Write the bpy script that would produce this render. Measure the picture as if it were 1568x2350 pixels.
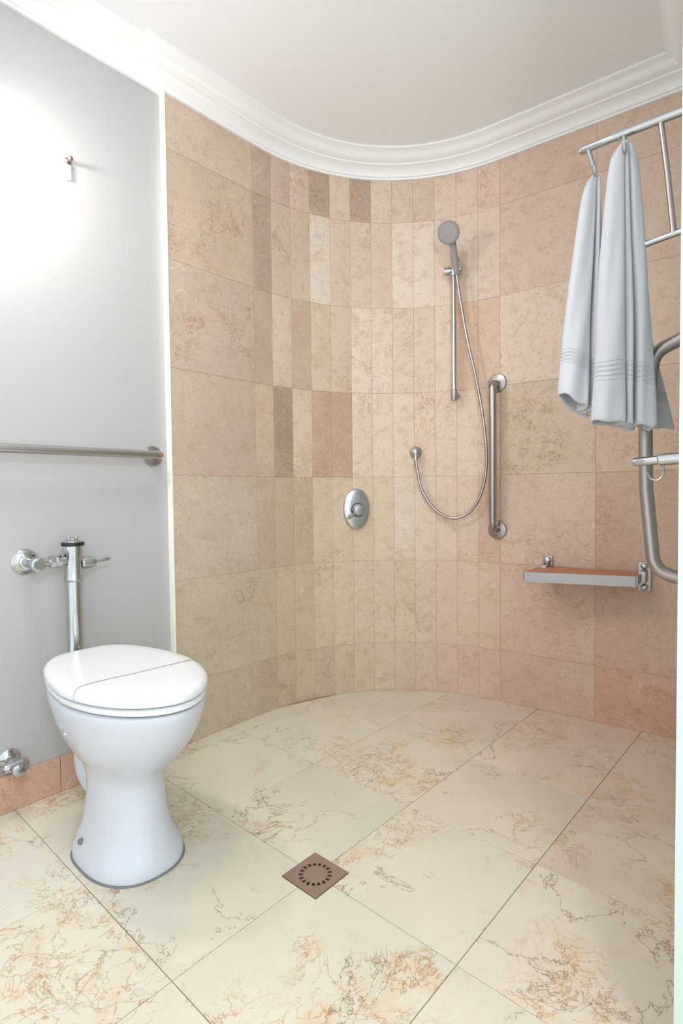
import bpy, bmesh, math, random
from mathutils import Vector, Matrix
random.seed(7)
for o in list(bpy.data.objects): bpy.data.objects.remove(o)
SC = bpy.context.scene
COL = SC.collection

# ------------------------------------------------------------------ camera
CAM = Vector((1.8429, -1.1077, 0.9574)); YAW, PIT, ROLL = 0.73245, 0.03331, -0.01096
fw = Vector((-math.sin(YAW)*math.cos(PIT), math.cos(YAW)*math.cos(PIT), -math.sin(PIT)))
r0 = Vector((math.cos(YAW), math.sin(YAW), 0)); u0 = r0.cross(fw)
rt = math.cos(ROLL)*r0 + math.sin(ROLL)*u0; up = math.cos(ROLL)*u0 - math.sin(ROLL)*r0
cd = bpy.data.cameras.new('camera'); cam = bpy.data.objects.new('camera', cd); COL.objects.link(cam)
cd.sensor_fit = 'HORIZONTAL'; cd.sensor_width = 36.0; cd.lens = 36.0*1258.44/1568.0
cd.clip_start = 0.02
cam.matrix_world = Matrix(((rt.x, up.x, -fw.x, CAM.x), (rt.y, up.y, -fw.y, CAM.y), (rt.z, up.z, -fw.z, CAM.z), (0, 0, 0, 1)))
SC.camera = cam

# ------------------------------------------------------------------ world, lights, exposure
W = bpy.data.worlds.new('world'); SC.world = W; W.use_nodes = True
bg = W.node_tree.nodes['Background']; bg.inputs[0].default_value = (0.95, 0.97, 1.0, 1); bg.inputs[1].default_value = 1.3
def area(name, loc, target, sx, sy, power, color):
    l = bpy.data.lights.new(name, 'AREA'); l.shape = 'RECTANGLE'; l.size = sx; l.size_y = sy; l.energy = power; l.color = color
    o = bpy.data.objects.new(name, l); COL.objects.link(o); o.location = loc
    o.rotation_euler = (Vector(target)-Vector(loc)).to_track_quat('-Z', 'Y').to_euler()
    return o
area('window_light', (2.75, -1.55, 1.35), (0.6, 0.1, 0.5), 0.7, 1.2, 10, (0.84, 1.0, 0.96))
area('alcove_fill', (0.75, -0.7, 2.5), (0.9, -0.2, 0), 0.4, 0.4, 9, (1.0, 0.975, 0.96))  # added overhead fill to brighten the shower recess, no fixture seen
def bulb(name, loc, power, color, rad):
    l = bpy.data.lights.new(name, 'POINT'); l.energy = power; l.color = color; l.shadow_soft_size = rad
    o = bpy.data.objects.new(name, l); COL.objects.link(o); o.location = loc
bulb('room_fill', (2.45, -1.35, 1.85), 36, (0.93, 0.97, 1.0), 0.12)  # added fill out of view, lifts the ceiling and room brightness
SCONCE_POWER = 195.0
VS = SC.view_settings
VS.view_transform = 'Standard'; VS.look = 'None'; VS.gamma = 1.0; VS.use_curve_mapping = False
VS.exposure = 0.17

# ------------------------------------------------------------------ material helpers
def s2l(c):
    c = c/255.0
    return c/12.92 if c <= 0.04045 else ((c+0.055)/1.055)**2.4
def rgb(r, g, b): return (s2l(r), s2l(g), s2l(b), 1.0)
class NT:
    def __init__(self, name):
        self.m = bpy.data.materials.new(name); self.m.use_nodes = True
        self.t = self.m.node_tree; self.b = self.t.nodes['Principled BSDF']
    def n(self, typ, **kw):
        x = self.t.nodes.new(typ)
        for k, v in kw.items():
            if k in ('operation', 'blend_type', 'data_type', 'noise_dimensions', 'feature', 'wave_type', 'bands_direction', 'interpolation_type', 'clamp'): setattr(x, k, v)
            else: x.inputs[k].default_value = v
        return x
    def l(self, a, b): self.t.links.new(a, b)
    def math(self, op, a, b=None, c=None):
        x = self.t.nodes.new('ShaderNodeMath'); x.operation = op
        for i, v in enumerate((a, b, c)):
            if v is None: continue
            if isinstance(v, (int, float)): x.inputs[i].default_value = v
            else: self.l(v, x.inputs[i])
        return x.outputs[0]
    def mix(self, f, a, b, mode='MIX'):
        x = self.t.nodes.new('ShaderNodeMix'); x.data_type = 'RGBA'; x.blend_type = mode
        for i, v in ((0, f), (6, a), (7, b)):
            if isinstance(v, (int, float)): x.inputs[i].default_value = v
            elif isinstance(v, tuple): x.inputs[i].default_value = v
            else: self.l(v, x.inputs[i])
        return x.outputs[2]
    def noise(self, vec, scale, detail=3, rough=0.5, dist=0.0):
        x = self.n('ShaderNodeTexNoise', Scale=scale, Detail=detail, Roughness=rough, Distortion=dist)
        if vec is not None: self.l(vec, x.inputs['Vector'])
        return x.outputs[0]
    def sstep(self, v, a, b):
        x = self.t.nodes.new('ShaderNodeMapRange'); x.interpolation_type = 'SMOOTHSTEP'
        self.l(v, x.inputs[0]); x.inputs[1].default_value = a; x.inputs[2].default_value = b
        x.inputs[3].default_value = 0; x.inputs[4].default_value = 1
        return x.outputs[0]
    def bump(self, h, strength, dist=0.01):
        x = self.t.nodes.new('ShaderNodeBump'); x.inputs['Strength'].default_value = strength; x.inputs['Distance'].default_value = dist
        self.l(h, x.inputs['Height']); self.l(x.outputs[0], self.b.inputs['Normal'])
def simple(name, col, rough=0.5, metal=0.0, spec=0.5, noise=0.0, nscale=30.0, bump=0.0):
    n = NT(name); b = n.b
    b.inputs['Base Color'].default_value = col; b.inputs['Roughness'].default_value = rough; b.inputs['Metallic'].default_value = metal
    b.inputs['Specular IOR Level'].default_value = spec
    if noise or bump:
        tc = n.n('ShaderNodeTexCoord'); v = n.noise(tc.outputs['Object'], nscale, 4, 0.6)
        if noise:
            f = n.math('MULTIPLY_ADD', v, 2*noise, 1-noise)
            mx = n.mix(1.0, col, (1, 1, 1, 1), 'MULTIPLY')
            cc = n.n('ShaderNodeCombineColor')
            for i in range(3): n.l(f, cc.inputs[i])
            n.l(cc.outputs[0], mx.node.inputs[7]); n.l(mx, b.inputs['Base Color'])
        if bump: n.bump(v, bump, 0.002)
    return n.m
def tile_coord(n, amp=9.0):
    tc = n.n('ShaderNodeTexCoord'); oi = n.n('ShaderNodeObjectInfo')
    c = n.n('ShaderNodeCombineXYZ')
    n.l(n.math('MULTIPLY', oi.outputs['Random'], amp*7.3), c.inputs[0]); n.l(n.math('MULTIPLY', oi.outputs['Random'], amp*3.1), c.inputs[1]); n.l(n.math('MULTIPLY', oi.outputs['Random'], amp*5.7), c.inputs[2])
    a = n.n('ShaderNodeVectorMath', operation='ADD'); n.l(tc.outputs['Object'], a.inputs[0]); n.l(c.outputs[0], a.inputs[1])
    return a.outputs[0], oi
def ridge(n, v, scale, width, dist, detail=4, rough=0.55):
    x = n.noise(v, scale, detail, rough, dist)
    d = n.math('ABSOLUTE', n.math('SUBTRACT', x, 0.5))
    return n.math('SUBTRACT', 1.0, n.sstep(d, 0.0, width))
def wall_marble():
    n = NT('wall_marble'); v, oi = tile_coord(n)
    base = oi.outputs['Color']
    big = n.noise(v, 4.5, 3, 0.55, 0.3); c = n.mix(n.math('MULTIPLY', n.sstep(big, 0.35, 0.7), 0.20), base, rgb(222, 205, 184))
    mid = n.noise(v, 24, 5, 0.65, 0.2); c = n.mix(n.math('MULTIPLY', n.sstep(mid, 0.48, 0.70), 0.36), c, rgb(176, 138, 106))
    lt = n.noise(v, 85, 3, 0.6); c = n.mix(n.math('MULTIPLY', n.sstep(lt, 0.50, 0.72), 0.22), c, rgb(232, 216, 196))
    sp = n.noise(v, 150, 2, 0.5); c = n.mix(n.math('MULTIPLY', n.sstep(sp, 0.58, 0.74), 0.40), c, rgb(140, 108, 80))
    mask = n.sstep(n.noise(v, 2.6, 2, 0.5), 0.50, 0.66)
    r1 = n.math('MULTIPLY', ridge(n, v, 4.5, 0.008, 0.4, 8, 0.68), mask); c = n.mix(n.math('MULTIPLY', r1, 0.72), c, rgb(132, 100, 74))
    r2 = n.math('MULTIPLY', ridge(n, v, 13.0, 0.016, 0.3, 6, 0.65), n.math('MULTIPLY_ADD', mask, 0.75, 0.25)); c = n.mix(n.math('MULTIPLY', r2, 0.5), c, rgb(186, 134, 98))
    mask2 = n.sstep(n.noise(v, 3.3, 2, 0.5), 0.56, 0.70)
    r3 = n.math('MULTIPLY', ridge(n, v, 2.0, 0.006, 0.15, 5, 0.6), mask2); c = n.mix(n.math('MULTIPLY', r3, 0.5), c, rgb(234, 222, 206))
    n.l(c, n.b.inputs['Base Color']); n.b.inputs['Roughness'].default_value = 0.42; n.b.inputs['Specular IOR Level'].default_value = 0.35
    n.bump(mid, 0.06, 0.002)
    return n.m
def floor_marble():
    n = NT('floor_marble'); v, oi = tile_coord(n)
    base = oi.outputs['Color']
    big = n.noise(v, 3.2, 3, 0.5, 0.3); c = n.mix(n.math('MULTIPLY', n.sstep(big, 0.38, 0.65), 0.5), base, rgb(222, 214, 196))
    mask = n.sstep(n.noise(v, 2.7, 3, 0.6, 0.5), 0.46, 0.62)
    cl = n.noise(v, 12, 5, 0.65, 0.6); c = n.mix(n.math('MULTIPLY', n.math('MULTIPLY', n.sstep(cl, 0.46, 0.68), mask), 0.52), c, rgb(214, 180, 134))
    r1 = n.math('MULTIPLY', ridge(n, v, 6.0, 0.014, 0.9, 6, 0.65), n.math('MULTIPLY_ADD', mask, 0.85, 0.05)); c = n.mix(n.math('MULTIPLY', r1, 0.75), c, rgb(178, 128, 80))
    r2 = n.math('MULTIPLY', ridge(n, v, 13.0, 0.02, 0.6, 5, 0.65), mask); c = n.mix(n.math('MULTIPLY', r2, 0.6), c, rgb(166, 122, 84))
    mask2 = n.sstep(n.noise(v, 3.6, 2, 0.5), 0.46, 0.58)
    r3 = n.math('MULTIPLY', ridge(n, v, 2.6, 0.0065, 0.6, 8, 0.66), mask2); c = n.mix(n.math('MULTIPLY', r3, 0.8), c, rgb(128, 108, 84))
    sp = n.noise(v, 120, 3, 0.6); c = n.mix(n.math('MULTIPLY', n.sstep(sp, 0.58, 0.75), 0.14), c, rgb(170, 150, 118))
    n.l(c, n.b.inputs['Base Color']); n.b.inputs['Roughness'].default_value = 0.38; n.b.inputs['Specular IOR Level'].default_value = 0.35
    return n.m
def towel_mat():
    n = NT('towel_cotton'); tc = n.n('ShaderNodeTexCoord')
    v = n.noise(tc.outputs['Object'], 420, 2, 0.6)
    sep = n.n('ShaderNodeSeparateXYZ'); n.l(tc.outputs['UV'], sep.inputs[0])
    yv = sep.outputs[1]
    band = n.math('MULTIPLY', n.sstep(yv, 0.775, 0.78), n.math('SUBTRACT', 1.0, n.sstep(yv, 0.845, 0.85)))
    wv = n.math('MULTIPLY', n.math('SINE', n.math('MULTIPLY', yv, 6.2832/0.0175)), band)
    h = n.math('ADD', n.math('MULTIPLY', v, 0.5), n.math('MULTIPLY', wv, 0.9))
    n.b.inputs['Base Color'].default_value = rgb(205, 207, 214); n.b.inputs['Roughness'].default_value = 0.95; n.b.inputs['Specular IOR Level'].default_value = 0.1
    n.bump(h, 0.55, 0.004)
    return n.m
def wood_mat():
    n = NT('seat_wood'); tc = n.n('ShaderNodeTexCoord')
    mp = n.n('ShaderNodeMapping'); mp.inputs['Scale'].default_value = (4, 60, 60); n.l(tc.outputs['Object'], mp.inputs[0])
    v = n.noise(mp.outputs[0], 2.0, 4, 0.6)
    n.l(n.mix(v, rgb(176, 104, 76), rgb(206, 140, 108)), n.b.inputs['Base Color']); n.b.inputs['Roughness'].default_value = 0.4
    return n.m
def brushed(name, col, rough):
    n = NT(name); n.b.inputs['Metallic'].default_value = 1.0; n.b.inputs['Base Color'].default_value = col
    tc = n.n('ShaderNodeTexCoord'); v = n.noise(tc.outputs['Object'], 90, 3, 0.6)
    n.l(n.math('MULTIPLY_ADD', v, 0.12, rough-0.06), n.b.inputs['Roughness'])
    return n.m
def glow(name, col, st):
    n = NT(name); n.b.inputs['Base Color'].default_value = col; n.b.inputs['Emission Color'].default_value = col; n.b.inputs['Emission Strength'].default_value = st
    return n.m
M = dict(
 tile=wall_marble(), floor=floor_marble(),
 grout=simple('tile_grout', rgb(196, 172, 150), 0.9, noise=0.08),
 fgrout=simple('floor_grout', rgb(150, 132, 108), 0.9, noise=0.1),
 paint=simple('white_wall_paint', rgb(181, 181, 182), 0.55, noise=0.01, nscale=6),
 ceil=simple('ceiling_paint', rgb(240, 242, 246), 0.8, noise=0.01, nscale=5),
 crown=simple('cornice_paint', rgb(238, 239, 240), 0.5, noise=0.012, nscale=14),
 trim=simple('edge_trim_paint', rgb(243, 241, 230), 0.5, noise=0.02),
 nib=simple('pale_green_panel', rgb(190, 206, 201), 0.25, noise=0.03, nscale=3),
 porc=simple('glazed_porcelain', rgb(199, 205, 215), 0.12, noise=0.006, nscale=4),
 plast=simple('seat_plastic', rgb(222, 225, 228), 0.25, noise=0.006, nscale=6),
 seam=simple('grey_seam', rgb(158, 156, 150), 0.7, noise=0.1),
 seal=simple('grey_sealant', rgb(120, 122, 122), 0.8, noise=0.1),
 chrome=brushed('polished_chrome', (0.54, 0.56, 0.57, 1), 0.12),
 steel=brushed('satin_stainless_steel', (0.40, 0.36, 0.345, 1), 0.30),
 bright=brushed('bright_steel', (0.50, 0.485, 0.475, 1), 0.22),
 grey=simple('grey_plastic', rgb(150, 146, 144), 0.4, noise=0.05, nscale=60),
 black=simple('black_rubber', rgb(26, 26, 28), 0.5, noise=0.1),
 alu=brushed('matt_aluminium', (0.42, 0.41, 0.42, 1), 0.42),
 bronze=brushed('drain_metal', (0.50, 0.40, 0.36, 1), 0.5),
 dark=simple('hole_shade', rgb(18, 17, 16), 0.9, noise=0.1),
 towel=towel_mat(), wood=wood_mat(),
 hose=brushed('hose_metal', (0.44, 0.40, 0.40, 1), 0.3), satin=brushed('satin_chrome', (0.60, 0.60, 0.65, 1), 0.26),
 glass=glow('lamp_globe', (1.0, 0.91, 0.86, 1), 1.0),
)

# ------------------------------------------------------------------ object helpers
def link(name, me, mat, parent=None, smooth=False, kind=None, label=None, cat=None, group=None):
    if isinstance(me, bmesh.types.BMesh):
        bm = me; bmesh.ops.recalc_face_normals(bm, faces=bm.faces[:])
        me = bpy.data.meshes.new(name); bm.to_mesh(me); bm.free()
    if mat is not None and len(me.materials) == 0: me.materials.append(mat)
    o = bpy.data.objects.new(name, me); COL.objects.link(o)
    if parent is not None: o.parent = parent
    if smooth:
        for p in me.polygons: p.use_smooth = True
        a = me.attributes.get('sharp_edge') or me.attributes.new('sharp_edge', 'BOOLEAN', 'EDGE')
        b2 = bmesh.new(); b2.from_mesh(me); b2.edges.ensure_lookup_table()
        vals = [len(e.link_faces) != 2 or e.calc_face_angle(0) > math.radians(38) for e in b2.edges]
        b2.free(); a.data.foreach_set('value', vals)
    tag(o, label, cat, group, kind)
    return o
def tag(o, label=None, cat=None, group=None, kind=None):
    if kind: o['kind'] = kind
    if label: o['label'] = label
    if cat: o['category'] = cat
    if group: o['group'] = group
def thing(name, loc, label, cat, group=None):
    o = bpy.data.objects.new(name, None); COL.objects.link(o); o.location = loc; o.empty_display_size = 0.05
    tag(o, label, cat, group)
    return o
def part(name, bm, mat, root, smooth=True, **kw):
    """mesh given in world coordinates becomes a child of root (an unrotated Empty or part chain)"""
    off = Vector((0, 0, 0)); p = root
    while p is not None: off += p.location; p = p.parent
    bmesh.ops.translate(bm, verts=bm.verts[:], vec=-off)
    return link(name, bm, mat, root, smooth, **kw)
def box(bm, x0, x1, y0, y1, z0, z1, bev=0.0):
    vs = [bm.verts.new(p) for p in ((x0,y0,z0),(x1,y0,z0),(x1,y1,z0),(x0,y1,z0),(x0,y0,z1),(x1,y0,z1),(x1,y1,z1),(x0,y1,z1))]
    fs = [bm.faces.new([vs[i] for i in f]) for f in ((0,3,2,1),(4,5,6,7),(0,1,5,4),(1,2,6,5),(2,3,7,6),(3,0,4,7))]
    if bev:
        es = list({e for f in fs for e in f.edges}); bmesh.ops.bevel(bm, geom=es, offset=bev, segments=2, affect='EDGES', profile=0.6)
    return bm
def prism(bm, pts, z0, z1, ch=0.0):
    """vertical prism from a plan polygon; ch = small chamfer on the top edge (towards centroid)"""
    n = len(pts); c = (sum(p[0] for p in pts)/n, sum(p[1] for p in pts)/n)
    def ring(z, k):
        out = []
        for x, y in pts:
            d = math.hypot(x-c[0], y-c[1]) or 1
            out.append(bm.verts.new((x-(x-c[0])/d*k, y-(y-c[1])/d*k, z)))
        return out
    rings = [ring(z0, 0), ring(z1-ch, 0)] + ([ring(z1, ch*1.2)] if ch else [])
    for a, b in zip(rings, rings[1:]):
        for i in range(n): bm.faces.new((a[i], a[(i+1) % n], b[(i+1) % n], b[i]))
    bm.faces.new(rings[0][::-1]); bm.faces.new(rings[-1])
    return bm
def loft(bm, rings, closed=True, cap=True):
    R_ = [[bm.verts.new(p) for p in r] for r in rings]; n = len(R_[0])
    for a, b in zip(R_, R_[1:]):
        for i in range(n if closed else n-1): bm.faces.new((a[i], a[(i+1) % n], b[(i+1) % n], b[i]))
    if cap: bm.faces.new(R_[0][::-1]); bm.faces.new(R_[-1])
    return bm
def frame(d):
    d = Vector(d).normalized(); a = Vector((0, 0, 1)) if abs(d.z) < 0.9 else Vector((1, 0, 0))
    x = a.cross(d).normalized(); return x, d.cross(x), d
def lathe(bm, base, d, prof, seg=24):
    """prof: list of (distance along d, radius)"""
    x, y, d = frame(d); base = Vector(base)
    rings = [[base+d*h+(x*math.cos(t)+y*math.sin(t))*max(r, 1e-4) for t in (2*math.pi*i/seg for i in range(seg))] for h, r in prof]
    return loft(bm, rings)
def tube(bm, pts, r, seg=12):
    pts = [Vector(p) for p in pts]; n = len(pts)
    rr = r if isinstance(r, (list, tuple)) else [r]*n
    t0 = (pts[1]-pts[0]).normalized(); x, y, _ = frame(t0); rings = []; prev = t0
    for i, p in enumerate(pts):
        t = (pts[min(i+1, n-1)]-pts[max(i-1, 0)]).normalized()
        q = prev.rotation_difference(t); x = q @ x; y = q @ y; prev = t
        rings.append([p+(x*math.cos(a)+y*math.sin(a))*rr[i] for a in (2*math.pi*k/seg for k in range(seg))])
    return loft(bm, rings)
def fillet(pts, rad, seg=8):
    pts = [Vector(p) for p in pts]; out = [pts[0]]
    for a, b, c in zip(pts, pts[1:], pts[2:]):
        u = (a-b).normalized(); v = (c-b).normalized(); ang = u.angle(v)
        t = min(rad/math.tan(ang/2), (a-b).length*0.49, (c-b).length*0.49); p0 = b+u*t; p1 = b+v*t
        for i in range(seg+1):
            s = i/seg; out.append(p0*(1-s)**2+b*2*s*(1-s)+p1*s*s)
    out.append(pts[-1]); return out
def spline(pts, k=10):
    pts = [Vector(p) for p in pts]; P = [pts[0]*2-pts[1]]+pts+[pts[-1]*2-pts[-2]]; out = []
    for i in range(1, len(P)-2):
        a, b, c, d = P[i-1:i+3]
        for j in range(k):
            t = j/k
            out.append(0.5*((2*b)+(c-a)*t+(2*a-5*b+4*c-d)*t*t+(3*b-a-3*c+d)*t**3))
    out.append(pts[-1]); return out

# ------------------------------------------------------------------ plan of the shower recess
R, SF, TH0 = 0.7962, 0.4293, 1.473; SA = SF+TH0*R
AE = Vector((R-R*math.cos(TH0), SF+R*math.sin(TH0), 0)); AW = Vector((math.sin(TH0), math.cos(TH0), 0)); AN = Vector((math.cos(TH0), -math.sin(TH0), 0))
ZF = [0.0, 0.2343, 0.6343, 1.0343, 1.4343, 1.8343, 2.2343, 2.46]     # tile courses
ZC, ZCEIL, PC = 2.428, 2.522, 0.115
WX = -0.025                                                         # painted wall face
NA, NE = Vector((1.4715, AE.y+(1.4715-AE.x)*AW.y/AW.x, 0)), Vector((1.676, -0.196, 0)); ND = (NE-NA).normalized(); NN = Vector((ND.y, -ND.x, 0))
def wp(s):
    """plan point and inward normal at arc length s along the tiled wall"""
    if s <= SF: return Vector((0, s, 0)), Vector((1, 0, 0))
    if s <= SA:
        t = (s-SF)/R; return Vector((R-R*math.cos(t), SF+R*math.sin(t), 0)), Vector((math.cos(t), -math.sin(t), 0))
    return AE+AW*(s-SA), AN
def wpt(s, off, z):
    p, n = wp(s); q = p+n*off; q.z = z; return q
def wtan(s):
    _, n = wp(s); return Vector((-n.y, n.x, 0))

# ------------------------------------------------------------------ setting
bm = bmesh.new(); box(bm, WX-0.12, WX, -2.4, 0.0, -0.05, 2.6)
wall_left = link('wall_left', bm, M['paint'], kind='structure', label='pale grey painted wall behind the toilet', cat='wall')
bm = bmesh.new(); box(bm, -0.2, 3.0, -2.4, 1.6, ZCEIL, ZCEIL+0.1)
link('ceiling', bm, M['ceil'], kind='structure', label='plain off-white ceiling above the cornice', cat='ceiling')
bm = bmesh.new(); box(bm, -0.2, 3.0, -2.4, 1.6, -0.08, -0.0022)
floor = link('floor', bm, M['fgrout'], kind='structure', label='cream marble floor of large square tiles', cat='floor')

# tiled wall backing (grout seen in the joints)
SEAMS = [0.0]+[0.4+0.1*i for i in range(13)]+[2.0, SA+(NA-AE).length]
def backing(off): return [wp(s)[0]+wp(s)[1]*off for s in SEAMS]
bm = bmesh.new()
A_ = backing(-0.0016); B_ = [wp(s)[0]-wp(s)[1]*0.12 for s in SEAMS]
rings = []
for a, b in zip(A_, B_): rings.append([(a.x, a.y, -0.05), (a.x, a.y, 2.6), (b.x, b.y, 2.6), (b.x, b.y, -0.05)])
loft(bm, rings)
wall_back = link('wall_back', bm, M['grout'], kind='structure', label='curved shower wall clad in beige marble tiles and strips', cat='wall')
# wall tiles: stone tones with the greenish-to-pink cast of the light mixed in
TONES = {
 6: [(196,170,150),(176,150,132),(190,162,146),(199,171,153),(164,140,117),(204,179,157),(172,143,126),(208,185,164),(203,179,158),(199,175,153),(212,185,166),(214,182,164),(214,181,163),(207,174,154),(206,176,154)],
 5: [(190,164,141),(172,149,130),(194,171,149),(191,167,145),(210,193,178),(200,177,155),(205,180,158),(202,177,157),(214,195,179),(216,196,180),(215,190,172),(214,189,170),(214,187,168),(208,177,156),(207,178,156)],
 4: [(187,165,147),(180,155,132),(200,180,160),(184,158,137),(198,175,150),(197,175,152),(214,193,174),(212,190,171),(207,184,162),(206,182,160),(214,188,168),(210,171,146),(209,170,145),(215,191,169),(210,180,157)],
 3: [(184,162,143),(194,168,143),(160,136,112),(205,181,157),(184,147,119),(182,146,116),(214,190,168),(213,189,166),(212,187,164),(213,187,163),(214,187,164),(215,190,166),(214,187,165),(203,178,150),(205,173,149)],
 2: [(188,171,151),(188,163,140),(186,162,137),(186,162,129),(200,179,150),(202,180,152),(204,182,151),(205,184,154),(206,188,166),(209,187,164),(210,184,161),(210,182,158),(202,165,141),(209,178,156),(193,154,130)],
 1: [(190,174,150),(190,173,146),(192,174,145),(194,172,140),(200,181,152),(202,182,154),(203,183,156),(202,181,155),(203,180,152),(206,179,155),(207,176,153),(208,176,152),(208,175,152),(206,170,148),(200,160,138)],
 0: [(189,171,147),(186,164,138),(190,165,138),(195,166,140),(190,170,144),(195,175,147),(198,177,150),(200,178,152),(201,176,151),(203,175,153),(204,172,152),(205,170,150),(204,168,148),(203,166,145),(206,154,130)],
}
TH, GAP = 0.012, 0.0011
_tm = {}
def tile_mesh(w, h):
    k = (round(w, 4), round(h, 4))
    if k in _tm: return _tm[k]
    bm = bmesh.new(); c = 0.0006
    def ring(x, z0, z1, y): return [bm.verts.new(p) for p in ((-x, y, z0), (x, y, z0), (x, y, z1), (-x, y, z1))]
    a = ring(w/2, 0, h, -TH); b = ring(w/2, 0, h, -c); d = ring(w/2-c, c, h-c, 0)
    for p, q in ((a, b), (b, d)):
        for i in range(4): bm.faces.new((p[i], p[(i+1) % 4], q[(i+1) % 4], q[i]))
    bm.faces.new(a[::-1]); bm.faces.new(d)
    bmesh.ops.recalc_face_normals(bm, faces=bm.faces[:])
    me = bpy.data.meshes.new('wall_tile'); bm.to_mesh(me); bm.free(); me.materials.append(M['tile']); _tm[k] = me
    return me
for row in range(7):
    z0, z1 = ZF[row], ZF[row+1]
    for i, (sa, sb) in enumerate(zip(SEAMS, SEAMS[1:])):
        a, b = wp(sa)[0], wp(sb)[0]; ch = b-a; t = ch.normalized(); nrm = Vector((t.y, -t.x, 0))
        o = bpy.data.objects.new('wall_tile', tile_mesh(ch.length-GAP, z1-z0-GAP)); COL.objects.link(o); o.parent = wall_back
        m = (a+b)/2+nrm*random.uniform(-0.0006, 0.0006); m.z = z0+GAP/2
        xax = -t; yax = nrm
        o.matrix_local = Matrix(((xax.x, yax.x, 0, m.x), (xax.y, yax.y, 0, m.y), (0, 0, 1, m.z), (0, 0, 0, 1)))
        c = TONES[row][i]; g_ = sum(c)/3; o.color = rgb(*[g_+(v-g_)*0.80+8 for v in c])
# painted edge of the tiled wall
bm = bmesh.new(); box(bm, WX, 0.0015, -0.010, -0.0005, -0.004, ZC+0.02, 0.002)
link('trim_1', bm, M['trim'], kind='structure', label='narrow cream edge strip between painted wall and tiles', cat='trim')

# floor tiles (0.402 m grid, joints through the drain)
GX, GY, G = 0.884, -0.155, 0.402
room = [(-0.024, -2.39), (2.99, -2.39)]+[((wp(q_)[0]-wp(q_)[1]*0.002).x, (wp(q_)[0]-wp(q_)[1]*0.002).y) for q_ in [SA+2.283, SA]+[SA-(SA-SF)*k/14 for k in range(1, 14)]]+[(-0.024, SF)]
def clip(poly, conv):
    out = poly
    for (x0, y0), (x1, y1) in zip(conv, conv[1:]+conv[:1]):
        inp, out = out, []
        side = lambda p: (x1-x0)*(p[1]-y0)-(y1-y0)*(p[0]-x0)
        for p, q in zip(inp, inp[1:]+inp[:1]):
            sp, sq = side(p), side(q)
            if sp >= 0: out.append(p)
            if (sp >= 0) != (sq >= 0):
                k = sp/(sp-sq); out.append((p[0]+(q[0]-p[0])*k, p[1]+(q[1]-p[1])*k))
        if not out: return []
    return out
def floor_tone(x, y):  # pinkish shade of the right-hand floor is blended into the tile colour
    pink_cast = 1/(1+math.exp(-(x+y-1.75)*3)); j = random.uniform(-5, 5)
    a = (210, 206, 190); b = (214, 190, 178)
    return tuple(a[k]*(1-pink_cast)+b[k]*pink_cast+j for k in range(3))
HD = 0.061
for ix in range(-3, 6):
    for iy in range(-6, 5):
        x0, y0 = GX+ix*G, GY+iy*G; g = 0.0009
        sq = [(x0+g, y0+g), (x0+G-g, y0+g), (x0+G-g, y0+G-g), (x0+g, y0+G-g)]
        if ix in (-1, 0) and iy in (-1, 0):       # the four tiles notched round the drain
            k = {(0, 0): 0, (-1, 0): 1, (-1, -1): 2, (0, -1): 3}[(ix, iy)]
            sx = 1 if ix == 0 else -1; sy = 1 if iy == 0 else -1
            n1 = (GX+sx*HD, GY+sy*g); n2 = (GX+sx*HD, GY+sy*HD); n3 = (GX+sx*g, GY+sy*HD)
            trio = [n1, n2, n3] if sx*sy < 0 else [n3, n2, n1]
            poly = sq[:k]+trio+sq[k+1:]; chf = 0.0
        else:
            poly = clip(sq, room); chf = 0.0008
        pp = []
        for p in poly:
            if not pp or math.hypot(p[0]-pp[-1][0], p[1]-pp[-1][1]) > 1e-4: pp.append(p)
        if len(pp) > 1 and math.hypot(pp[0][0]-pp[-1][0], pp[0][1]-pp[-1][1]) < 1e-4: pp.pop()
        if len(pp) < 3: continue
        ar = abs(sum(p[0]*q_[1]-q_[0]*p[1] for p, q_ in zip(pp, pp[1:]+pp[:1])))/2
        if ar < 2e-4: continue
        cx, cy = x0+G/2, y0+G/2
        bm = bmesh.new(); prism(bm, [(p[0]-cx, p[1]-cy) for p in pp], -0.006, 0.0, chf)
        o = link('floor_tile', bm, M['floor'], floor); o.location = (cx, cy, 0); o.color = rgb(*floor_tone(cx, cy))

# skirting tiles on the painted wall
bm = bmesh.new(); box(bm, WX, WX+0.008, -2.4, -0.011, 0.0005, 0.108)
base = link('baseboard_left', bm, M['grout'], kind='structure', label='pinkish marble skirting along the painted wall', cat='baseboard')
ys = [-0.0115, -0.422, -0.824, -1.226, -1.628, -2.03, -2.4]
for a, b in zip(ys, ys[1:]):
    bm = bmesh.new(); box(bm, 0, 0.013, b+0.001-(a+b)/2, a-0.001-(a+b)/2, 0.001, 0.112, 0.001)
    o = link('skirting_tile', bm, M['tile'], base); o.location = (WX+0.001, (a+b)/2, 0); o.color = rgb(200, 160, 140)

# nib wall on the right, seen almost edge on
bm = bmesh.new(); q = NN*-0.10
pts = [NA, NE, NE+q, NA+q+Vector((0, 0.0, 0))]
prism(bm, [(p.x, p.y) for p in pts][::-1], 0.0005, ZCEIL-0.0005)
wall_right = link('wall_right', bm, M['nib'], kind='structure', label='pale green-white side panel cut by the right picture edge', cat='wall')

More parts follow.
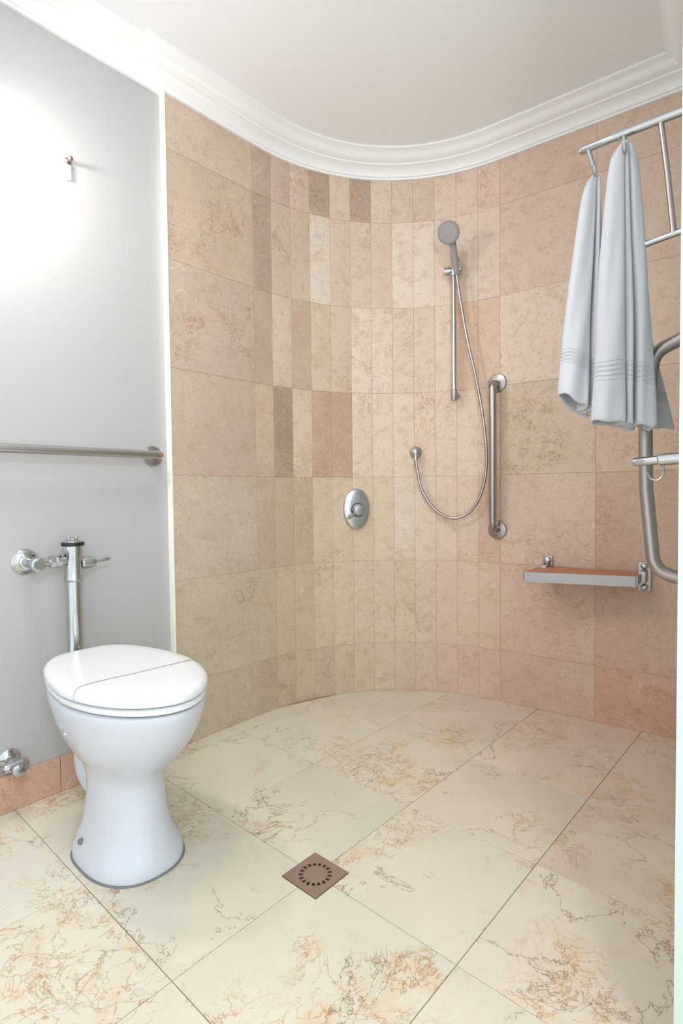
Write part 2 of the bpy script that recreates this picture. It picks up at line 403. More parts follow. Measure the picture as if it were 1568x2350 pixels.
# cornice
def offset_path(path, d):
    out = []; n = len(path)
    for i, p in enumerate(path):
        e1 = (p-path[i-1]).normalized() if i else None; e2 = (path[i+1]-p).normalized() if i < n-1 else None
        n1 = Vector((e1.y, -e1.x, 0)) if e1 else None; n2 = Vector((e2.y, -e2.x, 0)) if e2 else None
        if n1 is None: out.append(p+n2*d)
        elif n2 is None: out.append(p+n1*d)
        else:
            m = n1+n2; out.append(p+m*(d/(1+n1.dot(n2))))
    return out
path = [Vector((WX, -2.4, 0)), Vector((WX, 0, 0)), Vector((0, 0, 0)), Vector((0, SF, 0))]+[wp(SF+(SA-SF)*k/28)[0] for k in range(1, 29)]+[NA, NE]
prof = [(0.0, 0.0), (0.011, 0.0), (0.012, 0.008), (0.019, 0.010), (0.020, 0.016), (0.027, 0.026), (0.038, 0.036), (0.052, 0.043), (0.056, 0.044), (0.057, 0.050), (0.064, 0.052), (0.074, 0.056), (0.083, 0.063), (0.090, 0.072), (0.097, 0.078), (0.104, 0.080), (0.108, 0.083), (PC, 0.085), (PC, 0.0935), (0.0, 0.0935)]
bm = bmesh.new(); offs = [offset_path(path, d) for d, _ in prof]
loft(bm, [[(offs[j][i].x, offs[j][i].y, ZC+prof[j][1]) for j in range(len(prof))] for i in range(len(path))])
link('trim_2', bm, M['crown'], smooth=True, kind='structure', label='white moulded cornice running round the ceiling', cat='cornice')

# ------------------------------------------------------------------ floor drain
t = thing('floor_drain', (GX, GY, 0), 'square bronze floor drain with a ring of dark slots', 'drain')
bm = bmesh.new(); N = 64; zt = 0.0012; h = 0.0585
def sqp(a):
    c, s = math.cos(a), math.sin(a); k = h/max(abs(c), abs(s)); return (c*k, s*k)
ang = [2*math.pi*i/N for i in range(N)]
o1 = [(*sqp(a), zt) for a in ang]; o0 = [(*sqp(a), -0.0015) for a in ang]
i1 = [(0.0415*math.cos(a), 0.0415*math.sin(a), zt) for a in ang]; i0 = [(x, y, -0.0015) for x, y, _ in i1]
loft(bm, [i0, i1, o1, o0], cap=False)
bmesh.ops.translate(bm, verts=bm.verts[:], vec=(GX, GY, 0)); part('frame_plate', bm, M['bronze'], t, False)
bm = bmesh.new(); loft(bm, [[(0.031*math.cos(a), 0.031*math.sin(a), z) for a in ang] for z in (-0.0015, zt)])
for k in range(17):
    a = 2*math.pi*k/17; ca, sa = math.cos(a), math.sin(a); w = 0.0032
    quad = [(0.0305, -w), (0.0418, -w), (0.0418, w), (0.0305, w)]
    prism(bm, [(x*ca-y*sa, x*sa+y*ca) for x, y in quad], -0.0015, zt)
bmesh.ops.translate(bm, verts=bm.verts[:], vec=(GX, GY, 0)); part('strainer', bm, M['bronze'], t, False)
bm = bmesh.new(); lathe(bm, (GX, GY, -0.0021), (0, 0, 1), [(0, 0.044), (0.0006, 0.044)], 32); part('waste_shade', bm, M['dark'], t, False)  # flat near-black disc painted as the shade down the waste

# ------------------------------------------------------------------ toilet
TY = -0.4157
def outline(xb, xf, hw, nb=2.6, nf=2.2, split=0.42, n=56, taper=0.0):
    xc = xb+(xf-xb)*split; out = []
    for i in range(n):
        a = 2*math.pi*i/n; c, s = math.cos(a), math.sin(a)
        ex = nf if c >= 0 else nb; ax = (xf-xc) if c >= 0 else (xc-xb)
        cc = math.copysign(abs(c)**(2/ex), c); hh = hw*(1-taper*max(0.0, -cc)**1.5)
        out.append((xc+ax*cc, TY+hh*math.copysign(abs(s)**(2/ex), s)))
    return out
t = thing('toilet', (0.42, TY, 0), 'white porcelain pedestal toilet with closed lid beside the painted wall', 'toilet')
bm = bmesh.new()
# z, back, front, half width, squareness back / front, split, taper
sec = [(0.004,.292,.594,.124,3.2,2.3,.45,0),(0.018,.292,.594,.124,3.2,2.3,.45,0),(0.034,.293,.590,.121,3.2,2.2,.45,0),(0.055,.297,.580,.110,3.0,2.15,.45,0),(0.085,.301,.570,.099,2.7,2.1,.45,0),(0.13,.304,.560,.090,2.5,2.1,.45,0),(0.18,.302,.553,.086,2.4,2.1,.45,0),(0.213,.296,.553,.086,2.4,2.1,.45,0),(0.240,.286,.564,.091,2.4,2.1,.45,.02),(0.268,.270,.590,.105,2.4,2.1,.46,.05),(0.30,.248,.625,.127,2.5,2.05,.48,.10),(0.34,.222,.660,.148,2.7,2.0,.5,.16),(0.38,.196,.687,.162,3.0,1.95,.51,.21),(0.41,.180,.700,.1685,3.4,1.93,.516,.25),(0.425,.172,.707,.1715,3.7,1.92,.516,.26),(0.440,.168,.711,.1725,3.8,1.92,.516,.27),(0.446,.169,.709,.1715,3.8,1.92,.516,.27),(0.449,.174,.703,.166,3.8,1.92,.516,.27)]
rings = []
for z, xb, xf, hw, nb, nf, sp, tp in sec: rings.append([(x, y, z) for x, y in outline(xb, xf, hw, nb, nf, sp, 64, tp)])
rings.append([(x, y, 0.449) for x, y in outline(.30, .60, .09, 2.4, 2.1, .5, 64)])
loft(bm, rings); bowl = part('bowl', bm, M['porc'], t)
bm = bmesh.new()      # rear shelf the flush pipe enters
loft(bm, [[(x, y, z) for x, y in outline(xb, 0.30, hw, 3.5, 3.5, 0.5)] for z, xb, hw in ((0.30, .19, .05), (0.34, .155, .075), (0.38, .142, .095), (0.43, .138, .105), (0.446, .140, .103))]); part('rear_shelf', bm, M['porc'], t)
bm = bmesh.new(); tube(bm, spline([(0.36, TY, 0.285), (0.30, TY, 0.275), (0.25, TY, 0.245), (0.235, TY, 0.205), (0.255, TY, 0.165), (0.32, TY, 0.145)], 7), 0.058, 22); part('trap', bm, M['porc'], t)
for sgn in (-1, 1):
    bm = bmesh.new(); lathe(bm, (0.392, TY+sgn*0.103, 0.052), (0.0, sgn*0.8, 0.6), [(0, 0.008), (0.013, 0.008), (0.016, 0.0055), (0.017, 0.003)], 14); part('fixing_screw', bm, M['seal'], t)
bm = bmesh.new(); loft(bm, [[(x, y, z) for x, y in outline(.289-k, .597+k, .1265+k, 3.2, 2.3, .45, 64)] for z, k in ((0.0, 0.0015), (0.0045, 0.0))]); part('sealant_bead', bm, M['seal'], t)
LX0, LX1, LH = 0.153, 0.721, 0.1746
def slab(zs, m=0.0):
    bm = bmesh.new(); loft(bm, [[(x, y, z) for x, y in outline(LX0+k+m, LX1-k-m, LH-k-m, 3.9, 1.92, 0.516, 80, 0.27)] for z, k in zs]); return bm
seat = part('seat', slab([(0.4535, 0.006), (0.4555, 0.002), (0.461, 0.0), (0.466, 0.001), (0.4685, 0.005)], 0.002), M['plast'], t)
lid = part('lid', slab([(0.4735, 0.004), (0.4755, 0.001), (0.484, 0.0), (0.491, 0.003), (0.497, 0.010), (0.5005, 0.022), (0.5020, 0.05), (0.5028, 0.11)]), M['plast'], t)
for m_, z0, z1 in ((0.016, 0.4485, 0.454), (0.016, 0.468, 0.474)):     # grey cores put in the gaps to draw their dark shade lines
    bm = bmesh.new(); loft(bm, [[(x, y, z) for x, y in outline(LX0+m_, LX1-m_, LH-m_, 3.9, 1.92, 0.516, 64, 0.27)] for z in (z0, z1)]); part('gap_core', bm, M['seal'], t, False)
for y in (TY-0.07, TY+0.07):
    bm = bmesh.new(); lathe(bm, (0.150, y-0.02, 0.466), (0, 1, 0), [(0, 0.011), (0.04, 0.011)], 16); part('hinge', bm, M['plast'], t)
bm = bmesh.new(); tube(bm, spline([(0.520, TY+0.166, 0.486), (0.521, TY+0.160, 0.4975), (0.522, TY+0.146, 0.5022), (0.522, TY+0.12, 0.5030), (0.517, TY, 0.5036), (0.505, TY-0.09, 0.5033), (0.502, TY-0.125, 0.5026), (0.503, TY-0.146, 0.5012), (0.508, TY-0.158, 0.4975), (0.513, TY-0.1655, 0.490), (0.516, TY-0.1672, 0.478)], 6), 0.0013, 6)
part('lid_seam', bm, M['seam'], lid, label='thin grey line across the lid')

# ------------------------------------------------------------------ flush valve
VX, VY = 0.052, -0.390
t = thing('flush_valve', (VX, VY, 0.45), 'chrome flush valve with lever on the wall behind the toilet', 'flush valve')
bm = bmesh.new(); lathe(bm, (WX+0.0002, -0.505, 0.757), (1, 0, 0), [(0, 0.040), (0.004, 0.040), (0.010, 0.034), (0.014, 0.022), (0.022, 0.021), (0.024, 0.016)], 32); part('wall_flange', bm, M['chrome'], t)
bm = bmesh.new(); lathe(bm, (WX+0.02, -0.505, 0.757), (1, 0, 0), [(0, 0.016), (0.075, 0.016), (0.080, 0.020), (0.097, 0.020), (0.100, 0.015), (0.106, 0.014)], 24); part('stop_cock', bm, M['chrome'], t)
bm = bmesh.new(); tube(bm, [(VX, -0.505, 0.757), (VX, -0.46, 0.757), (VX, VY, 0.757)], 0.013, 18); part('supply_pipe', bm, M['chrome'], t)
bm = bmesh.new(); lathe(bm, (VX, -0.462, 0.757), (0, 1, 0), [(0, 0.017), (0.002, 0.020), (0.016, 0.020), (0.018, 0.016), (0.022, 0.019), (0.034, 0.019)], 8); part('union_nut', bm, M['chrome'], t, False)
bm = bmesh.new(); lathe(bm, (VX, VY, 0.690), (0, 0, 1), [(0, 0.026), (0.006, 0.029), (0.012, 0.027), (0.03, 0.0255), (0.055, 0.0255), (0.075, 0.027), (0.100, 0.029), (0.112, 0.029)], 32); part('valve_body', bm, M['chrome'], t)
bm = bmesh.new(); lathe(bm, (VX, VY, 0.802), (0, 0, 1), [(0, 0.031), (0.002, 0.034), (0.010, 0.034), (0.012, 0.031)], 32); part('rubber_ring', bm, M['black'], t, label='black ring')
bm = bmesh.new(); lathe(bm, (VX, VY, 0.814), (0, 0, 1), [(0, 0.027), (0.004, 0.025), (0.008, 0.016), (0.012, 0.014), (0.014, 0.009)], 28)
for dx in (-0.009, 0.009): lathe(bm, (VX+dx*0.6, VY+dx, 0.822), (0, 0, 1), [(0, 0.005), (0.010, 0.005), (0.012, 0.003)], 12)
part('cap', bm, M['chrome'], t)
bm = bmesh.new(); lathe(bm, (VX, VY+0.022, 0.745), (0, 1, 0), [(0, 0.019), (0.01, 0.021), (0.034, 0.021), (0.036, 0.016), (0.046, 0.015)], 24); hb = part('lever_socket', bm, M['chrome'], t)
bm = bmesh.new(); tube(bm, [(VX, VY+0.06, 0.745), (VX, VY+0.085, 0.747), (VX+0.002, VY+0.112, 0.751), (VX+0.002, VY+0.116, 0.7515)], [0.0055, 0.005, 0.0065, 0.004], 12); part('lever', bm, M['chrome'], hb)
bm = bmesh.new(); tube(bm, spline([(VX, VY, 0.692), (VX, VY, 0.60), (VX, VY, 0.50), (VX+0.008, VY-0.004, 0.44), (VX+0.025, VY-0.012, 0.412), (VX+0.055, VY-0.02, 0.402), (0.136, TY, 0.400)], 6), 0.0235, 24); part('flush_pipe', bm, M['chrome'], t)

# ------------------------------------------------------------------ grab rails
def rail(name, root_loc, label, pts, rad, fill, flanges, mat, rf=0.042, group=None):
    t = thing(name, root_loc, label, 'grab rail', group)
    bm = bmesh.new(); tube(bm, fillet(pts, fill, 8), rad, 20); part('bar', bm, mat, t)
    for p, d in flanges:
        bm = bmesh.new(); lathe(bm, Vector(p), d, [(0.0002, rf), (0.004, rf), (0.008, rf-0.003), (0.010, rf-0.012), (0.012, rad+0.003), (0.016, rad+0.001)], 32); part('flange', bm, mat, t)
    return t
rail('grab_rail', (WX, -0.075, 1.10), 'horizontal stainless grab rail on the painted wall above the toilet', [(WX+0.001, -0.068, 1.103), (WX+0.072, -0.068, 1.103), (WX+0.072, -1.25, 1.098), (WX+0.001, -1.25, 1.098)], 0.0145, 0.03, [((WX, -0.068, 1.103), (1, 0, 0)), ((WX, -1.25, 1.098), (1, 0, 0))], M['bright'], 0.037)
SG = 1.588; n_ = wp(SG)[1]
rail('grab_rail', wpt(SG, 0, 0.78), 'vertical stainless grab rail on the curved wall beside the shower hose', [wpt(SG, 0.001, 1.447), wpt(SG, 0.062, 1.437), wpt(SG, 0.062, 0.800), wpt(SG, 0.001, 0.786)], 0.0165, 0.03, [(wpt(SG, 0.001, 1.448), n_), (wpt(SG, 0.001, 0.786), n_)], M['steel'], 0.043)
def nib_at(y, off, z):
    p = NA+ND*((NA.y-y)/-ND.y); q = p+NN*off; q.z = z; return q
gy = 0.45; rail('grab_rail', nib_at(gy, 0, 0.74), 'bent stainless grab rail behind the hanging towels at right edge', [nib_at(gy, 0.001, 1.335), nib_at(gy, 0.085, 1.300), nib_at(gy+0.01, 0.103, 1.13), nib_at(gy+0.01, 0.100, 0.96), nib_at(gy, 0.080, 0.755), nib_at(gy, 0.001, 0.735)], 0.0165, 0.055, [(nib_at(gy, 0, 1.335), NN), (nib_at(gy, 0, 0.735), NN)], M['steel'])

# ------------------------------------------------------------------ shower set
SB = 1.398; nb_ = wp(SB)[1]; tb = wtan(SB)
t = thing('shower_set', wpt(SB, 0, 1.38), 'chrome hand shower on a slide rail with looped hose', 'shower')
bm = bmesh.new(); tube(bm, [wpt(SB, 0.058, 1.395), wpt(SB, 0.058, 1.7), wpt(SB, 0.058, 2.05)], 0.0105, 18); part('slide_rail', bm, M['bright'], t)
for z, up_ in ((1.408, 1), (2.036, -1)):
    bm = bmesh.new(); lathe(bm, wpt(SB, 0.0012, z), nb_, [(0, 0.016), (0.012, 0.014), (0.05, 0.0125), (0.066, 0.0125), (0.068, 0.010)], 20)
    lathe(bm, wpt(SB, 0.058, z-0.028 if up_ > 0 else z-0.018), (0, 0, 1), [(0, 0.0135), (0.002, 0.0145), (0.046, 0.0145), (0.048, 0.0125)], 20); part('rail_bracket', bm, M['alu'], t)
# slider and handle
zs = 1.962
bm = bmesh.new(); lathe(bm, wpt(SB, 0.058, zs)-tb*0.044+Vector((0, 0, 0.004)), tb, [(0, 0.013), (0.003, 0.020), (0.026, 0.020), (0.032, 0.0165), (0.076, 0.0165), (0.082, 0.013)], 24)
lathe(bm, wpt(SB, 0.058, zs-0.020), (0, 0, 1), [(0, 0.016), (0.004, 0.0175), (0.036, 0.0175), (0.040, 0.016)], 20); part('slider', bm, M['chrome'], t)
hA = wpt(SB, 0.078, zs-0.022)+tb*0.018; hB = wpt(SB, 0.118, zs+0.075)+tb*0.010; hC = wpt(SB, 0.165, zs+0.118)+tb*0.0
bm = bmesh.new(); tube(bm, spline([hA, wpt(SB, 0.095, zs+0.02)+tb*0.015, hB, wpt(SB, 0.145, zs+0.112)+tb*0.004, hC], 6), [0.0115+0.0045*min(1, k/14) for k in range(25)], 18); hd = part('handle', bm, M['grey'], t)
fd = (nb_*0.80+Vector((0, 0, -0.52))-tb*0.12).normalized()
bm = bmesh.new(); lathe(bm, hC-fd*0.022+Vector((0, 0, 0.012)), fd, [(0, 0.010), (0.006, 0.028), (0.018, 0.044), (0.028, 0.0485), (0.036, 0.0485), (0.039, 0.045)], 36); hh = part('shower_head', bm, M['grey'], hd)
bm = bmesh.new(); lathe(bm, hC+fd*0.0165+Vector((0, 0, 0.012)), fd, [(0, 0.041), (0.002, 0.040)], 32); part('spray_face', bm, M['alu'], hd)
# elbow outlet
SE, ZE = 1.206, 1.150; ne = wp(SE)[1]
bm = bmesh.new(); lathe(bm, wpt(SE, 0.0015, ZE), ne, [(0, 0.030), (0.005, 0.030), (0.010, 0.026), (0.014, 0.017), (0.036, 0.0155), (0.044, 0.014), (0.048, 0.008)], 28)
lathe(bm, wpt(SE, 0.036, ZE), (0, 0, -1), [(0, 0.013), (0.012, 0.013), (0.014, 0.011), (0.038, 0.010)], 20); part('wall_elbow', bm, M['chrome'], t)
hp = [hA, wpt(SB+0.03, 0.074, 1.86), wpt(SB+0.065, 0.066, 1.66), wpt(SB+0.112, 0.058, 1.45), wpt(SB+0.145, 0.052, 1.25), wpt(SB+0.155, 0.050, 1.08), wpt(SB+0.130, 0.050, 0.955), wpt(SB+0.072, 0.050, 0.868), wpt(SB-0.01, 0.048, 0.838), wpt(SB-0.095, 0.046, 0.875), wpt(SB-0.160, 0.042, 0.965), wpt(SE+0.008, 0.038, 1.06), wpt(SE, 0.036, 1.115)]
bm = bmesh.new(); tube(bm, spline(hp, 8), 0.0068, 12); part('hose', bm, M['hose'], t)
# hose ribs: fine rings are left to the roughness of the metal

# mixer
SM, ZM = 0.916, 0.884; nm = wp(SM)[1]; tm = wtan(SM)
t = thing('shower_mixer', wpt(SM, 0, ZM), 'oval chrome shower mixer plate with small lever', 'shower mixer')
def oval(c, ax, bz, k=48): return [c+tm*(ax*math.cos(2*math.pi*i/k))+Vector((0, 0, bz*math.sin(2*math.pi*i/k))) for i in range(k)]
c0 = wpt(SM, 0, ZM)
bm = bmesh.new(); loft(bm, [oval(c0+nm*o_, .066*k, .0985*k2) for o_, k, k2 in ((-0.002, 1, 1), (0.008, 1, 1), (0.0125, 0.97, 0.98), (0.016, 0.90, 0.93), (0.019, 0.70, 0.76), (0.020, 0.40, 0.45))]); part('plate', bm, M['satin'], t)
kc = c0+nm*0.018+Vector((0, 0, -0.004))+tm*0.004
bm = bmesh.new(); lathe(bm, kc, nm, [(0, 0.030), (0.004, 0.031), (0.030, 0.028), (0.036, 0.024), (0.038, 0.015)], 32); kb = part('knob', bm, M['alu'], t)
bm = bmesh.new(); lathe(bm, kc-nm*0.001, nm, [(0, 0.034), (0.0045, 0.034)], 32); part('shadow_gap', bm, M['black'], kb)  # solid black disc standing in for the shadow round the knob
bm = bmesh.new(); le = kc+nm*0.026
tube(bm, [le-tm*0.008+Vector((0, 0, -0.008)), le-tm*0.036+Vector((0, 0, -0.024))+nm*0.008, le-tm*0.058+Vector((0, 0, -0.038))+nm*0.014], [0.0065, 0.006, 0.007], 12); part('lever', bm, M['chrome'], kb)

# ------------------------------------------------------------------ folding shower seat
t = thing('folding_bench', wpt(1.97, 0.01, 0.60), 'folding shower seat with reddish wood top on the right wall', 'shower seat')
FL, FR, BL, BR = wpt(1.772, 0.19, 0.631), wpt(2.168, 0.14, 0.638), wpt(1.800, 0.030, 0.636), wpt(2.168, 0.030, 0.641)
def bar(bm, a, b, w, h, up_=Vector((0, 0, 1))):
    a, b = Vector(a), Vector(b); d = (b-a).normalized(); sd = d.cross(up_).normalized()
    def q(p): return [p+sd*(w/2), p+sd*(w/2)-up_*h, p-sd*(w/2)-up_*h, p-sd*(w/2)]
    loft(bm, [q(a), q(b)])
def wbox(bm, s0, s1, o0, o1, z0, z1, bev=0.003):
    ring = lambda z: [wpt(s0, o0, z), wpt(s1, o0, z), wpt(s1, o1, z), wpt(s0, o1, z)]
    loft(bm, [ring(z0), ring(z1)]); bmesh.ops.bevel(bm, geom=bm.edges[:], offset=bev, segments=2, affect='EDGES', profile=0.6)
bm = bmesh.new(); bar(bm, FL, FR, 0.016, 0.040); part('front_rail', bm, M['alu'], t, False)
bm = bmesh.new(); bar(bm, BL, BR, 0.016, 0.034); part('back_rail', bm, M['alu'], t, False)
for a, b in ((FL, BL), (FR, BR)):
    bm = bmesh.new(); bar(bm, a, b, 0.014, 0.036); part('side_rail', bm, M['alu'], t, False)
for k in range(4):
    f0, f1 = 0.03+k*0.245, 0.03+k*0.245+0.215; up3 = Vector((0, 0, 0.0012))
    q0 = [FL.lerp(BL, f0)+up3, FR.lerp(BR, f0)+up3, FR.lerp(BR, f1)+up3, FL.lerp(BL, f1)+up3]
    bm = bmesh.new(); loft(bm, [[p-Vector((0, 0, 0.012)) for p in q0], q0]); part('slat', bm, M['wood'], t, False)
def br(sx, w, z0, z1, caps, rcap):      # hinge bracket screwed to the wall
    bm = bmesh.new(); wbox(bm, sx-w, sx+w, 0.001, 0.010, z0, z1); rb = part('hinge_bracket', bm, M['steel'], t)
    bm = bmesh.new(); wbox(bm, sx-0.014, sx+0.012, 0.008, 0.075, 0.602, 0.648); part('hinge_arm', bm, M['steel'], rb)
    for z in caps:
        bm = bmesh.new(); lathe(bm, wpt(sx, 0.010, z), AN, [(0, rcap), (0.008, rcap), (0.013, rcap*0.7), (0.015, rcap*0.3)], 18); part('bolt_cap', bm, M['chrome'], rb)
br(2.181, 0.023, 0.563, 0.677, (0.580, 0.662), 0.013)
br(1.812, 0.020, 0.595, 0.682, (0.662,), 0.018)
bm = bmesh.new(); lathe(bm, wpt(1.825, 0.10, 0.602), (0, 0, -1), [(0, 0.010), (0.018, 0.008), (0.024, 0.004)], 14); part('under_stop', bm, M['bright'], t)

# ------------------------------------------------------------------ towel rack on the right panel
RY = 0.35; zr = 1.812
t = thing('towel_rack', nib_at(RY, 0, 1.5), 'chrome towel rack with hooks at the upper right edge', 'towel rack')
xf_ = nib_at(RY, 0, 0).x
bm = bmesh.new(); tube(bm, [(1.354, RY, zr), (1.358, RY, zr), (1.45, RY, zr), (xf_-0.001, RY, zr-0.004)], [0.008, 0.0098, 0.0100, 0.0105], 16); part('top_rail', bm, M['chrome'], t)
zm = 1.545
bm = bmesh.new(); tube(bm, [(1.46, RY+0.02, zm-0.006), (1.53, RY+0.01, zm-0.002), (xf_-0.001, RY, zm)], 0.0075, 14); part('lower_rail', bm, M['chrome'], t)
bm = bmesh.new(); tube(bm, [(1.533, RY, zr-0.002), (1.548, RY+0.002, 1.68), (1.561, RY+0.004, zm)], 0.0065, 14); part('brace', bm, M['steel'], t)
for z in (zr-0.004, zm):
    bm = bmesh.new(); lathe(bm, nib_at(RY, 0.0003, z), NN, [(0, 0.028), (0.006, 0.028), (0.010, 0.018), (0.014, 0.012)], 24); part('wall_rose', bm, M['chrome'], t)
hooks = []
for x0, x1, zl in ((1.374, 1.392, 1.740), (1.456, 1.459, 1.765)):
    bm = bmesh.new(); pts = spline([(x0, RY, zr-0.006), ((x0+x1)/2, RY-0.004, (zr+zl)/2), (x1, RY-0.010, zl+0.006), (x1+0.004, RY-0.022, zl-0.006), (x1+0.006, RY-0.032, zl+0.008)], 5)
    tube(bm, pts, 0.0058, 12); part('hook', bm, M['chrome'], t); hooks.append((x1, RY-0.012, zl))
# lower arm with wire hook
t = thing('towel_holder', nib_at(0.30, 0, 1.0), 'short chrome towel arm with a small wire hook', 'towel arm')
xa = nib_at(0.30, 0, 0).x; za = 1.026
bm = bmesh.new(); lathe(bm, (xa-0.0005, 0.30, za+0.003), Vector((-1, 0, -0.05)), [(0, 0.0135), (0.060, 0.0135), (0.063, 0.0105), (0.112, 0.0100), (0.1145, 0.0085)], 20); part('arm', bm, M['chrome'], t)
bm = bmesh.new(); lathe(bm, nib_at(0.30, 0.0003, za+0.003), NN, [(0, 0.026), (0.006, 0.026), (0.012, 0.016)], 24); part('wall_rose', bm, M['chrome'], t)
bm = bmesh.new(); tube(bm, spline([(1.555, 0.298, za-0.006), (1.556, 0.298, za-0.030), (1.546, 0.298, za-0.045), (1.530, 0.298, za-0.042), (1.522, 0.298, za-0.026)], 6), 0.0022, 8); part('wire_hook', bm, M['bright'], t)

# ------------------------------------------------------------------ towels
AX = Vector((math.cos(YAW), math.sin(YAW), 0)); BX = Vector((-math.sin(YAW), math.cos(YAW), 0))
def towel(label, hook, cen, ctrl, zb, bunch=0.24, pw=0.62, thick=0.006, ztop=0.0, seed=1):
    rnd = random.Random(seed); hx = Vector(hook); cen = Vector(cen)
    pts = spline([Vector((a/1000, b/1000, 0)) for a, b in ctrl], 6); n = len(pts); rows = 44
    bm = bmesh.new(); uv = bm.loops.layers.uv.new('UVMap'); G_ = []
    amin = min(p.x for p in pts); amax = max(p.x for p in pts)
    ph = [rnd.uniform(0, 6.28) for _ in range(4)]
    for j in range(rows+1):
        tt = j/rows; w = bunch+(1-bunch)*tt**pw; row = []
        for i, p in enumerate(pts):
            k = (p.x-amin)/(amax-amin)
            ctr = hx.lerp(cen, tt**0.9)
            q = ctr+AX*(p.x*w)+BX*(p.y*w*(0.85+0.15*tt))
            q += AX*(0.0022*math.sin(7*tt+ph[0]+i*0.35)*tt)+BX*(0.003*math.sin(9*tt+ph[1]+i*0.5)*tt)
            zt = hx.z+ztop-0.035*abs(k-0.5)*2*abs(k-0.5)*2
            zbot = zb[0]*(1-k)+zb[1]*k+0.0025*math.sin(i*0.55+ph[2])
            q.z = zt*(1-tt)+zbot*tt
            row.append(bm.verts.new(q))
        G_.append(row)
    for j in range(rows):
        for i in range(n-1):
            f = bm.faces.new((G_[j][i], G_[j][i+1], G_[j+1][i+1], G_[j+1][i]))
            for lp, (ii, jj) in zip(f.loops, ((i, j), (i+1, j), (i+1, j+1), (i, j+1))): lp[uv].uv = (ii/(n-1), jj/rows)
    bmesh.ops.translate(bm, verts=bm.verts[:], vec=-hx)
    me = bpy.data.meshes.new('hand_towel'); bm.to_mesh(me); bm.free(); me.materials.append(M['towel'])
    for p in me.polygons: p.use_smooth = True
    o = bpy.data.objects.new('hand_towel', me); COL.objects.link(o); o.location = hx
    tag(o, label, 'towel', 'white towels on the rack')
    md = o.modifiers.new('thickness', 'SOLIDIFY'); md.thickness = thick; md.offset = 0
    md = o.modifiers.new('soft', 'SUBSURF'); md.levels = 1; md.render_levels = 1
    return o
def px(x, y, yy):
    """point on the plane Y = yy seen at photo pixel (x, y); used to measure the hanging things once"""
    d = fw+rt*((x-784)/1258.44)-up*((y-1175)/1258.44); k = (yy-CAM.y)/d.y; return CAM+d*k
h1, h2 = hooks
c1 = px(1338, 930, RY-0.01); c2 = px(1438, 960, RY-0.02)
towel('white towel hanging from the outer hook, left of the two', (h1[0], h1[1]+0.004, h1[2]), (c1.x, c1.y, 0), [(40, 62), (-10, 58), (-50, 30), (-54, 0), (-34, -14), (-8, -13), (6, -5), (9, 44), (16, 46), (20, -8), (28, -10), (32, 36), (58, 40)], (1.205, 1.135), bunch=0.34, seed=3)
towel('white towel hanging from the inner hook, in front of the grab rail', (h2[0], h2[1]+0.004, h2[2]), (c2.x, c2.y, 0), [(60, 66), (-20, 66), (-62, 44), (-65, 5), (-42, -12), (-12, -13), (-9, 28), (-4, 29), (0, -6), (12, -9), (16, 48), (23, 50), (27, -6), (46, -15), (66, -5), (76, 28), (68, 58)], (1.125, 1.105), bunch=0.34, ztop=0.026, seed=5)
h3 = px(1445, 560, 0.46); c3 = px(1485, 980, 0.50)
tw = towel('shaded towel end fanning out behind the bent grab rail', (h3.x, 0.47, h3.z), (c3.x, c3.y, 0), [(-60, 20), (-30, 0), (0, 14), (25, 2), (50, 12), (76, 4)], (1.13, 1.115), bunch=0.05, pw=1.0, seed=9)

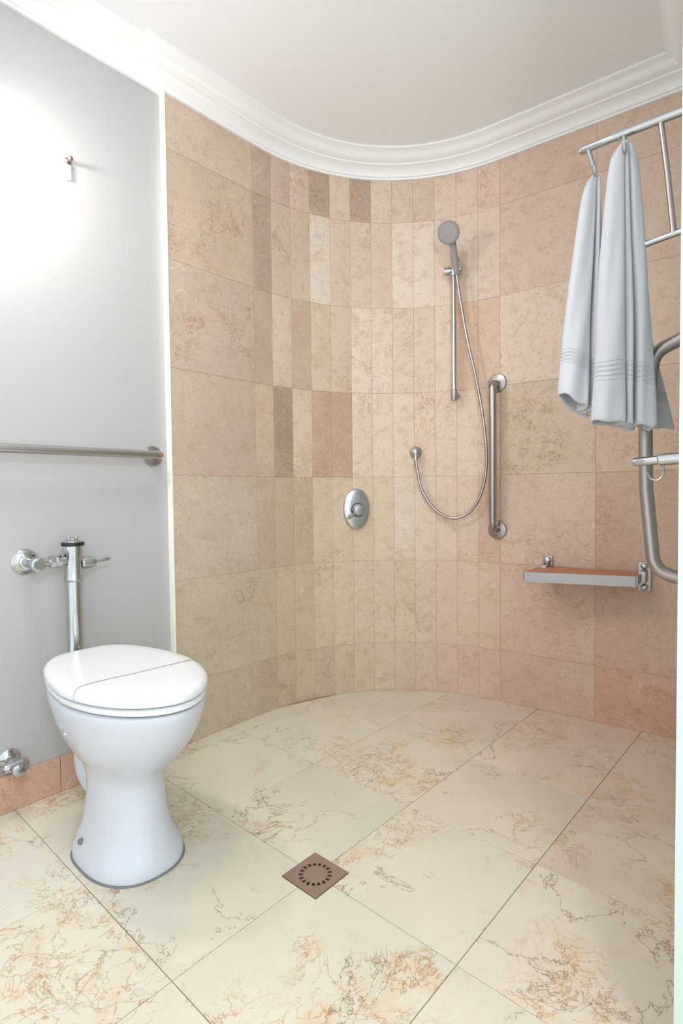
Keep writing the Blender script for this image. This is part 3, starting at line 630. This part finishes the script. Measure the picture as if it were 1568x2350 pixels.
# ------------------------------------------------------------------ small fittings on the painted wall
t = thing('robe_hook', (WX, -0.343, 2.03), 'small metal hook high on the painted wall', 'hook')
bm = bmesh.new(); lathe(bm, (WX+0.0003, -0.343, 2.045), (1, 0, 0), [(0, 0.011), (0.004, 0.011), (0.006, 0.007), (0.020, 0.006), (0.024, 0.008), (0.028, 0.007), (0.030, 0.003)], 18); part('peg', bm, M['steel'], t)
bm = bmesh.new(); box(bm, WX+0.0003, WX+0.006, -0.352, -0.334, 1.985, 2.034, 0.002); part('plate', bm, M['crown'], t)
VYb, VZb = -0.566, 0.158
t = thing('stop_valve', (WX, VYb, VZb), 'small chrome stop valve low on the wall left of the toilet', 'valve')
bm = bmesh.new(); lathe(bm, (WX+0.0003, VYb, VZb), (1, 0, 0), [(0, 0.032), (0.004, 0.032), (0.012, 0.024), (0.016, 0.015), (0.06, 0.014)], 28); part('wall_flange', bm, M['chrome'], t)
bm = bmesh.new(); lathe(bm, (WX+0.055, VYb-0.03, VZb-0.004), (0, 1, 0), [(0, 0.014), (0.03, 0.018), (0.05, 0.018), (0.054, 0.014), (0.066, 0.012)], 20); part('valve_body', bm, M['chrome'], t)
bm = bmesh.new(); lathe(bm, (WX+0.07, VYb, VZb-0.004), (1, 0, 0), [(0, 0.010), (0.012, 0.010), (0.014, 0.019), (0.026, 0.019), (0.028, 0.015)], 10); part('handwheel', bm, M['chrome'], t)
bm = bmesh.new(); tube(bm, spline([(WX+0.055, VYb-0.03, VZb-0.004), (WX+0.055, VYb-0.07, VZb-0.006), (WX+0.05, VYb-0.12, VZb-0.03), (WX+0.05, VYb-0.14, 0.003)], 6), 0.008, 12); part('supply_hose', bm, M['hose'], t)

# wall lamp just left of the picture
LX, LY, LZ = 0.085, -0.695, 1.99
t = thing('wall_lamp', (WX, LY, LZ), 'round glowing wall lamp left of the hook on the painted wall', 'lamp')
bm = bmesh.new(); lathe(bm, (WX+0.0003, LY, LZ-0.01), (1, 0, 0), [(0, 0.045), (0.010, 0.045), (0.016, 0.036), (0.018, 0.014), (0.060, 0.012)], 28); part('backplate', bm, M['chrome'], t)
bm = bmesh.new(); bmesh.ops.create_uvsphere(bm, u_segments=20, v_segments=12, radius=0.05); bmesh.ops.translate(bm, verts=bm.verts[:], vec=(LX, LY, LZ))
part('globe', bm, M['glass'], t)
bm = bmesh.new(); lathe(bm, (LX, LY, LZ+0.036), (0, 0, 1), [(0.0, 0.064), (0.002, 0.066), (0.020, 0.052), (0.034, 0.026), (0.038, 0.006), (0.034, 0.006), (0.030, 0.024), (0.018, 0.049), (0.0, 0.063)], 32); part('shade_cap', bm, M['chrome'], t)
M['glass'].node_tree.nodes['Principled BSDF'].inputs['Emission Strength'].default_value = SCONCE_POWER
